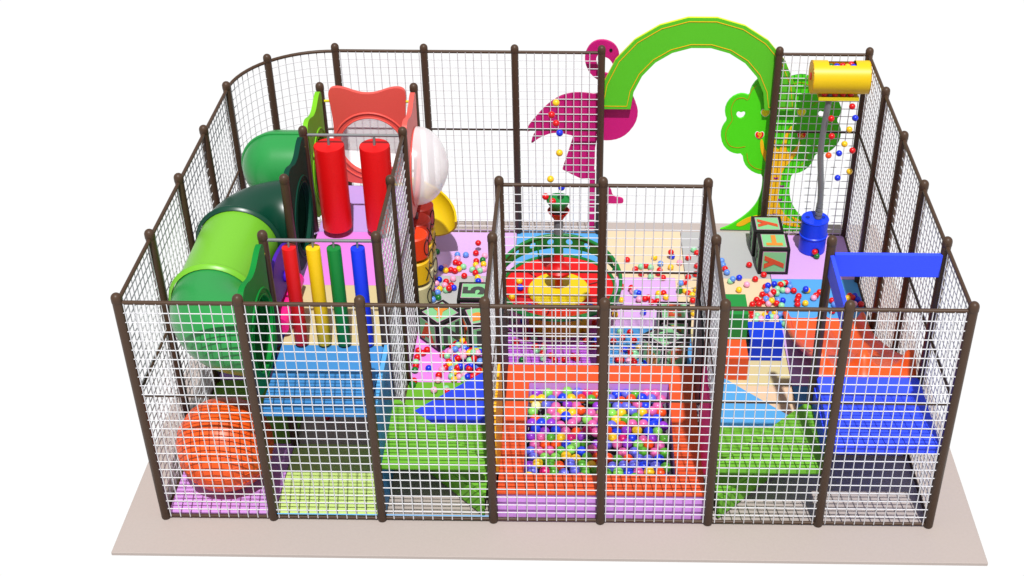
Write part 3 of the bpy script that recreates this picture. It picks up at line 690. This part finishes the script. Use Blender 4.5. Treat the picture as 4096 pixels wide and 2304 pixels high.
for x in (3.58, 3.72, 3.83, 3.93): small('R', (x, dyc-.08, 2.478+.040), 'in the row under the yellow drum', 'small balls in the yellow drum')

# ------------------------------------------------------------------ arch, flamingo, tree cut-outs
ga = mat('arch_green', (92,204,34), k=1.25); yo = mat('outline_orange', (255,192,24), k=1.25)
t = thing('entrance_arch', 'large bright green faceted arch with orange outline over the rear entrance', 'arch', (1.94, 6.08, 2.03))
cxA, czA, Ro, Ri, n = 1.94, 2.03, 1.365, .93, 11
an = [PI-PI*k/n for k in range(n+1)]
out_ = [(cxA+Ro*math.cos(a), czA+Ro*math.sin(a)) for a in an]; inn = [(cxA+Ri*math.cos(a), czA+Ri*math.sin(a)) for a in an[::-1]]
arch_y = 6.05
obj('board', plate([out_+inn], .05, lambda u, v, w: (u, arch_y+w, v)), ga, t)
ee = mat('edge_yellow', (226,240,40), k=1.3)
o2 = [(cxA+(Ro-.052)*math.cos(a), czA+(Ro-.052)*math.sin(a)) for a in an]; i2 = [(cxA+(Ri+.052)*math.cos(a), czA+(Ri+.052)*math.sin(a)) for a in an[::-1]]
o2[0] = (o2[0][0], czA+.045); o2[-1] = (o2[-1][0], czA+.045); i2[0] = (i2[0][0], czA+.045); i2[-1] = (i2[-1][0], czA+.045)
lp = o2+i2; bm = B()
tube(bm, [(x, arch_y-.001, z) for x, z in lp], .0065, 4, closed=True)
obj('outline', bm, yo, t)
obj('edge_band', plate([[(cxA+(Ro+.003)*math.cos(a), czA+(Ro+.003)*math.sin(a)) for a in an]+[(cxA+(Ro+.001)*math.cos(a), czA+(Ro+.001)*math.sin(a)) for a in an[::-1]]], .044, lambda u, v, w: (u, arch_y+.003+w, v)), ee, t)

mag = mat('flamingo_magenta', (206,18,122), k=1.2)
t = thing('flamingo_cutout', 'flat magenta flamingo standing behind the rear net left of the arch', 'flamingo figure', (.5, 6.15, 0))
fy = 6.14
body = [(1.04,2.14),(1.10,2.05),(1.125,1.92),(1.09,1.76),(.98,1.60),(.86,1.52),(.72,1.49),(.60,1.50),(.53,1.49),(.525,1.02),(.50,.88),(.34,.87),(.32,.875),(.07,1.01),(.065,1.03),(.14,1.27),(.215,1.54),(.225,1.56),(.12,1.585),(.02,1.61),(-.10,1.60),(-.20,1.56),(-.30,1.50),(-.385,1.42),(-.36,1.54),(-.30,1.63),(-.26,1.68),(-.35,1.655),(-.45,1.61),(-.42,1.70),(-.33,1.82),(-.22,1.96),(-.10,2.08),(.03,2.17),(.15,2.21),(.28,2.225),(.42,2.215),(.52,2.20),(.60,2.24),(.66,2.32),(.70,2.42),(.78,2.50),(.86,2.44),(.90,2.30),(.97,2.22)]
obj('body', plate([smooth_loop(body, 1)], .04, lambda u, v, w: (u, fy+w, v)), mag, t)
# neck and head: a hook
neck = smooth_line([(.98,2.05,.11),(.90,2.30,.085),(.76,2.44,.07),(.62,2.46,.065),(.51,2.55,.07),(.45,2.68,.075),(.45,2.80,.08),(.52,2.91,.09),(.62,2.92,.10),(.70,2.87,.115),(.76,2.80,.09),(.78,2.72,.05),(.79,2.64,.02)], 2)
L, Rr = [], []
for k in range(len(neck)):
    a = Vector(neck[max(0, k-1)]); b = Vector(neck[min(len(neck)-1, k+1)]); d = (b-a); d.z = 0; d.normalize(); p = neck[k]
    L.append((p[0]-d.y*p[2], p[1]+d.x*p[2])); Rr.append((p[0]+d.y*p[2], p[1]-d.x*p[2]))
bm = B(); vL = [[bm.verts.new((a[0], fy+w, a[1])) for a in L] for w in (-.003, .043)]; vR = [[bm.verts.new((a[0], fy+w, a[1])) for a in Rr] for w in (-.003, .043)]
for k in range(len(L)-1):
    for w in (0, 1): bm.faces.new((vL[w][k], vR[w][k], vR[w][k+1], vL[w][k+1]))
    for V in (vL, vR): bm.faces.new((V[0][k], V[0][k+1], V[1][k+1], V[1][k]))
for k in (0, -1): bm.faces.new((vL[0][k], vL[1][k], vR[1][k], vR[0][k]))
obj('neck', bm, mag, t)
obj('eye', cyl(B(), (.725, fy-.012, 2.875), .022, .008, 'y', 16), blackm, t)
obj('leg', plate([[(.455, .0), (.535, .0), (.535, 1.0), (.455, 1.0)]], .036, lambda u, v, w: (u, fy+.002+w, v)), mag, t)
obj('leg', plate([smooth_loop([(.60,.46),(.93,.45),(.96,.50),(.93,.55),(.80,.56),(.76,.72),(.66,.74),(.60,.72)], 1)], .036, lambda u, v, w: (u, fy+.002+w, v)), mag, t)

tg = mat('tree_green', (78,228,10), k=1.25)
ty = 6.15; f2 = lambda u, v, w: (u, ty+w, v)
t = thing('tree_cutout', 'flat bright green tree panel with apples and hearts behind the rear right net', 'tree panel', (2.95, 6.15, 0))
tc_ = 3.14
left = [(2.37,.02),(2.48,.06),(2.60,.14),(2.72,.24),(2.82,.35),(2.90,.48),(2.94,.62),(2.955,.80),(2.94,.96),(2.86,.97),(2.75,1.03),(2.66,1.14),(2.625,1.30),(2.53,1.29),(2.42,1.34),(2.33,1.45),(2.295,1.60),(2.32,1.73),(2.38,1.82),(2.335,1.92),(2.34,2.05),(2.41,2.17),(2.52,2.23),(2.60,2.225),(2.66,2.20),(2.67,2.32),(2.74,2.44),(2.85,2.52),(2.97,2.54),(3.07,2.51),(3.14,2.46)]
right = [(3.22,2.50),(3.38,2.53),(3.50,2.48),(3.60,2.38),(3.62,2.24),(3.72,2.25),(3.85,2.18),(3.94,2.07),(3.955,1.95),(3.90,1.83),(3.97,1.74),(3.995,1.62),(3.97,1.47),(3.88,1.35),(3.76,1.29),(3.665,1.31),(3.64,1.17),(3.56,1.05),(3.45,.985),(3.36,.98),(3.345,.80),(3.36,.62),(3.42,.45),(3.52,.30),(3.66,.17),(3.80,.08),(3.88,.02)]
def heart(cx_, cz_, s):
    return [(cx_+s*.054*math.sin(a)*(1+.14*math.cos(a)), cz_+s*(.056*math.cos(a)-.024*math.exp(-(min(a, 2*PI-a)/.4)**2))) for a in [2*PI*k/28 for k in range(28)]]
holes = [heart(2.56, 1.91, 1.15), heart(3.70, 1.93, 1.15)]
obj('crown', plate([smooth_loop(left+right, 1)]+holes, .04, f2), tg, t)
orl = mat('tree_line', (190,150,10), k=1.25); trk = mat('tree_trunk_orange', (255,190,18), k=1.1)
for arcp in ([(2.74,2.36),(2.67,2.28),(2.645,2.12),(2.58,2.18),(2.46,2.15),(2.41,2.0),(2.44,1.88),(2.45,1.82),(2.38,1.70),(2.36,1.58),(2.42,1.42),(2.54,1.385),(2.66,1.41)], [(2.69,1.30),(2.72,1.15),(2.82,1.06),(2.92,1.04)],
             [(3.20,2.35),(3.32,2.42),(3.46,2.38),(3.53,2.27)], [(3.54,2.05),(3.62,2.14),(3.75,2.13),(3.85,2.03),(3.84,1.90),(3.78,1.82),(3.88,1.72),(3.88,1.55),(3.80,1.42),(3.64,1.40)], [(3.55,1.30),(3.52,1.15),(3.40,1.06)]):
    pts = smooth_line([(x, z, 0) for x, z in arcp], 2)
    obj('leaf_line', tube(B(), [(x, ty-.002, z) for x, z, _ in pts], .005, 4), orl, t)
trunk = [(3.02,.10),(2.96,.25),(3.02,.42),(3.05,.70),(3.04,1.0),(2.95,1.20),(2.88,1.35),(2.86,1.52),(2.90,1.53),(2.93,1.38),(3.02,1.25),(3.06,1.28),(3.05,1.50),(3.06,1.60),(3.09,1.45),(3.12,1.35),(3.17,1.42),(3.20,1.60),(3.27,1.74),(3.30,1.73),(3.24,1.55),(3.24,1.38),(3.30,1.30),(3.38,1.40),(3.41,1.50),(3.44,1.49),(3.41,1.33),(3.33,1.18),(3.22,1.05),(3.21,.80),(3.20,.55),(3.26,.38),(3.36,.25),(3.5,.14),(3.62,.08),(3.4,.10),(3.25,.16),(3.15,.08)]
obj('trunk', plate([smooth_loop(trunk, 1)], .006, lambda u, v, w: (u, ty-.006+w, v)), trk, t)
for rt in ([(2.60,.10),(2.74,.22),(2.90,.28),(2.98,.27),(2.96,.22),(2.84,.18),(2.70,.08)], [(3.62,.06),(3.72,.10),(3.80,.06)], [(3.40,.28),(3.55,.20),(3.70,.12),(3.52,.14)]):
    obj('root', plate([smooth_loop(rt, 1)], .006, lambda u, v, w: (u, ty-.006+w, v)), trk, t)
apr = mat('apple_red', (252,12,8), k=1.25); wht = mat('trim_white', (250,250,240), k=1.25); yel = mat('gold', (250,196,30), k=1.25)
for ax, az, ch in ((2.846, 1.60, '9'), (3.44, 1.60, '6')):
    obj('apple_trim', plate([heart(ax, az, 1.2)], .004, lambda u, v, w: (u, ty-.004+w, v)), wht, t)
    ap = obj('apple', plate([heart(ax, az, 1.04)], .008, lambda u, v, w: (u, ty-.010+w, v)), apr, t)
    bm = text_bm(ch, .125, .004, Matrix.Translation((ax, ty-.014, az-.002)) @ Matrix.Rotation(PI/2, 4, 'X'), off=.003)
    obj('number', bm, yel, ap)
for ax, az in ((2.90, 1.95), (3.40, 1.96)):
    obj('heart_trim', plate([heart(ax, az, 1.2)], .004, lambda u, v, w: (u, ty-.004+w, v)), wht, t)
    obj('heart', plate([heart(ax, az, 1.04)], .006, lambda u, v, w: (u, ty-.009+w, v)), mat('heart_gold', (240,220,20), k=.8), t)
pur = mat('tree_purple', (160,10,150), k=1.2)
for px_, pz in ((2.99,.90),(3.14,.905),(3.24,.775),(3.23,.55),(3.0,.29),(3.14,.29),(3.18,.30)):
    obj('bark_mark', plate([smooth_loop([(px_-.035,pz+.02),(px_,pz+.005),(px_+.035,pz+.02),(px_+.03,pz-.015),(px_-.03,pz-.015)], 1)], .004, lambda u, v, w: (u, ty-.011+w, v)), pur, t)

# ------------------------------------------------------------------ camera
cam = bpy.data.cameras.new('camera'); co = bpy.data.objects.new('camera', cam); COL.objects.link(co)
MW = Matrix(((0.9998867,-0.0099907,0.0112584,0.4021471),(0.0149349,0.5653519,-0.8247146,-10.7877601),(0.0018745,0.8247893,0.5654371,10.4253492),(0.0000000,0.0000000,0.0000000,1.0000000)))
co.matrix_world = MW
cam.sensor_width = 36; cam.sensor_fit = 'HORIZONTAL'; cam.lens = 3374.497/2576*36
cam.shift_x = -144.977/2576; cam.shift_y = 19.312/2576
cam.clip_start = .1; cam.clip_end = 200
S.camera = co

# ------------------------------------------------------------------ light: white studio surround, dimmer above, one key lamp
w = bpy.data.worlds.new('World'); S.world = w; w.use_nodes = True
nt = w.node_tree; bg = nt.nodes['Background']
tc = nt.nodes.new('ShaderNodeTexCoord'); sx = nt.nodes.new('ShaderNodeSeparateXYZ'); rp = nt.nodes.new('ShaderNodeValToRGB')
nt.links.new(tc.outputs['Generated'], sx.inputs[0])
mp = nt.nodes.new('ShaderNodeMapRange'); mp.inputs['From Min'].default_value = -1; mp.inputs['From Max'].default_value = 1
nt.links.new(sx.outputs['Z'], mp.inputs['Value']); nt.links.new(mp.outputs['Result'], rp.inputs['Fac'])
e = rp.color_ramp.elements; e[0].position = .44; e[0].color = (1.02, 1.02, 1.02, 1); e[1].position = .52; e[1].color = (.50, .50, .53, 1)
nt.links.new(rp.outputs['Color'], bg.inputs['Color']); bg.inputs['Strength'].default_value = 1.0
sun = bpy.data.lights.new('sun', 'SUN'); sun.energy = 4.8; sun.angle = math.radians(1.0); sun.color = (1, .985, .96)
so = bpy.data.objects.new('sun', sun); COL.objects.link(so)
so.rotation_euler = Vector((-.07, .50, -1)).to_track_quat('-Z', 'Y').to_euler(); so.location = (0, -5, 10)
S.view_settings.view_transform = 'Standard'; S.view_settings.look = 'None'; S.view_settings.exposure = 0; S.view_settings.gamma = 1
S.view_settings.use_curve_mapping = False
S.render.engine = 'CYCLES'; S.cycles.transparent_max_bounces = 12; S.cycles.max_bounces = 6
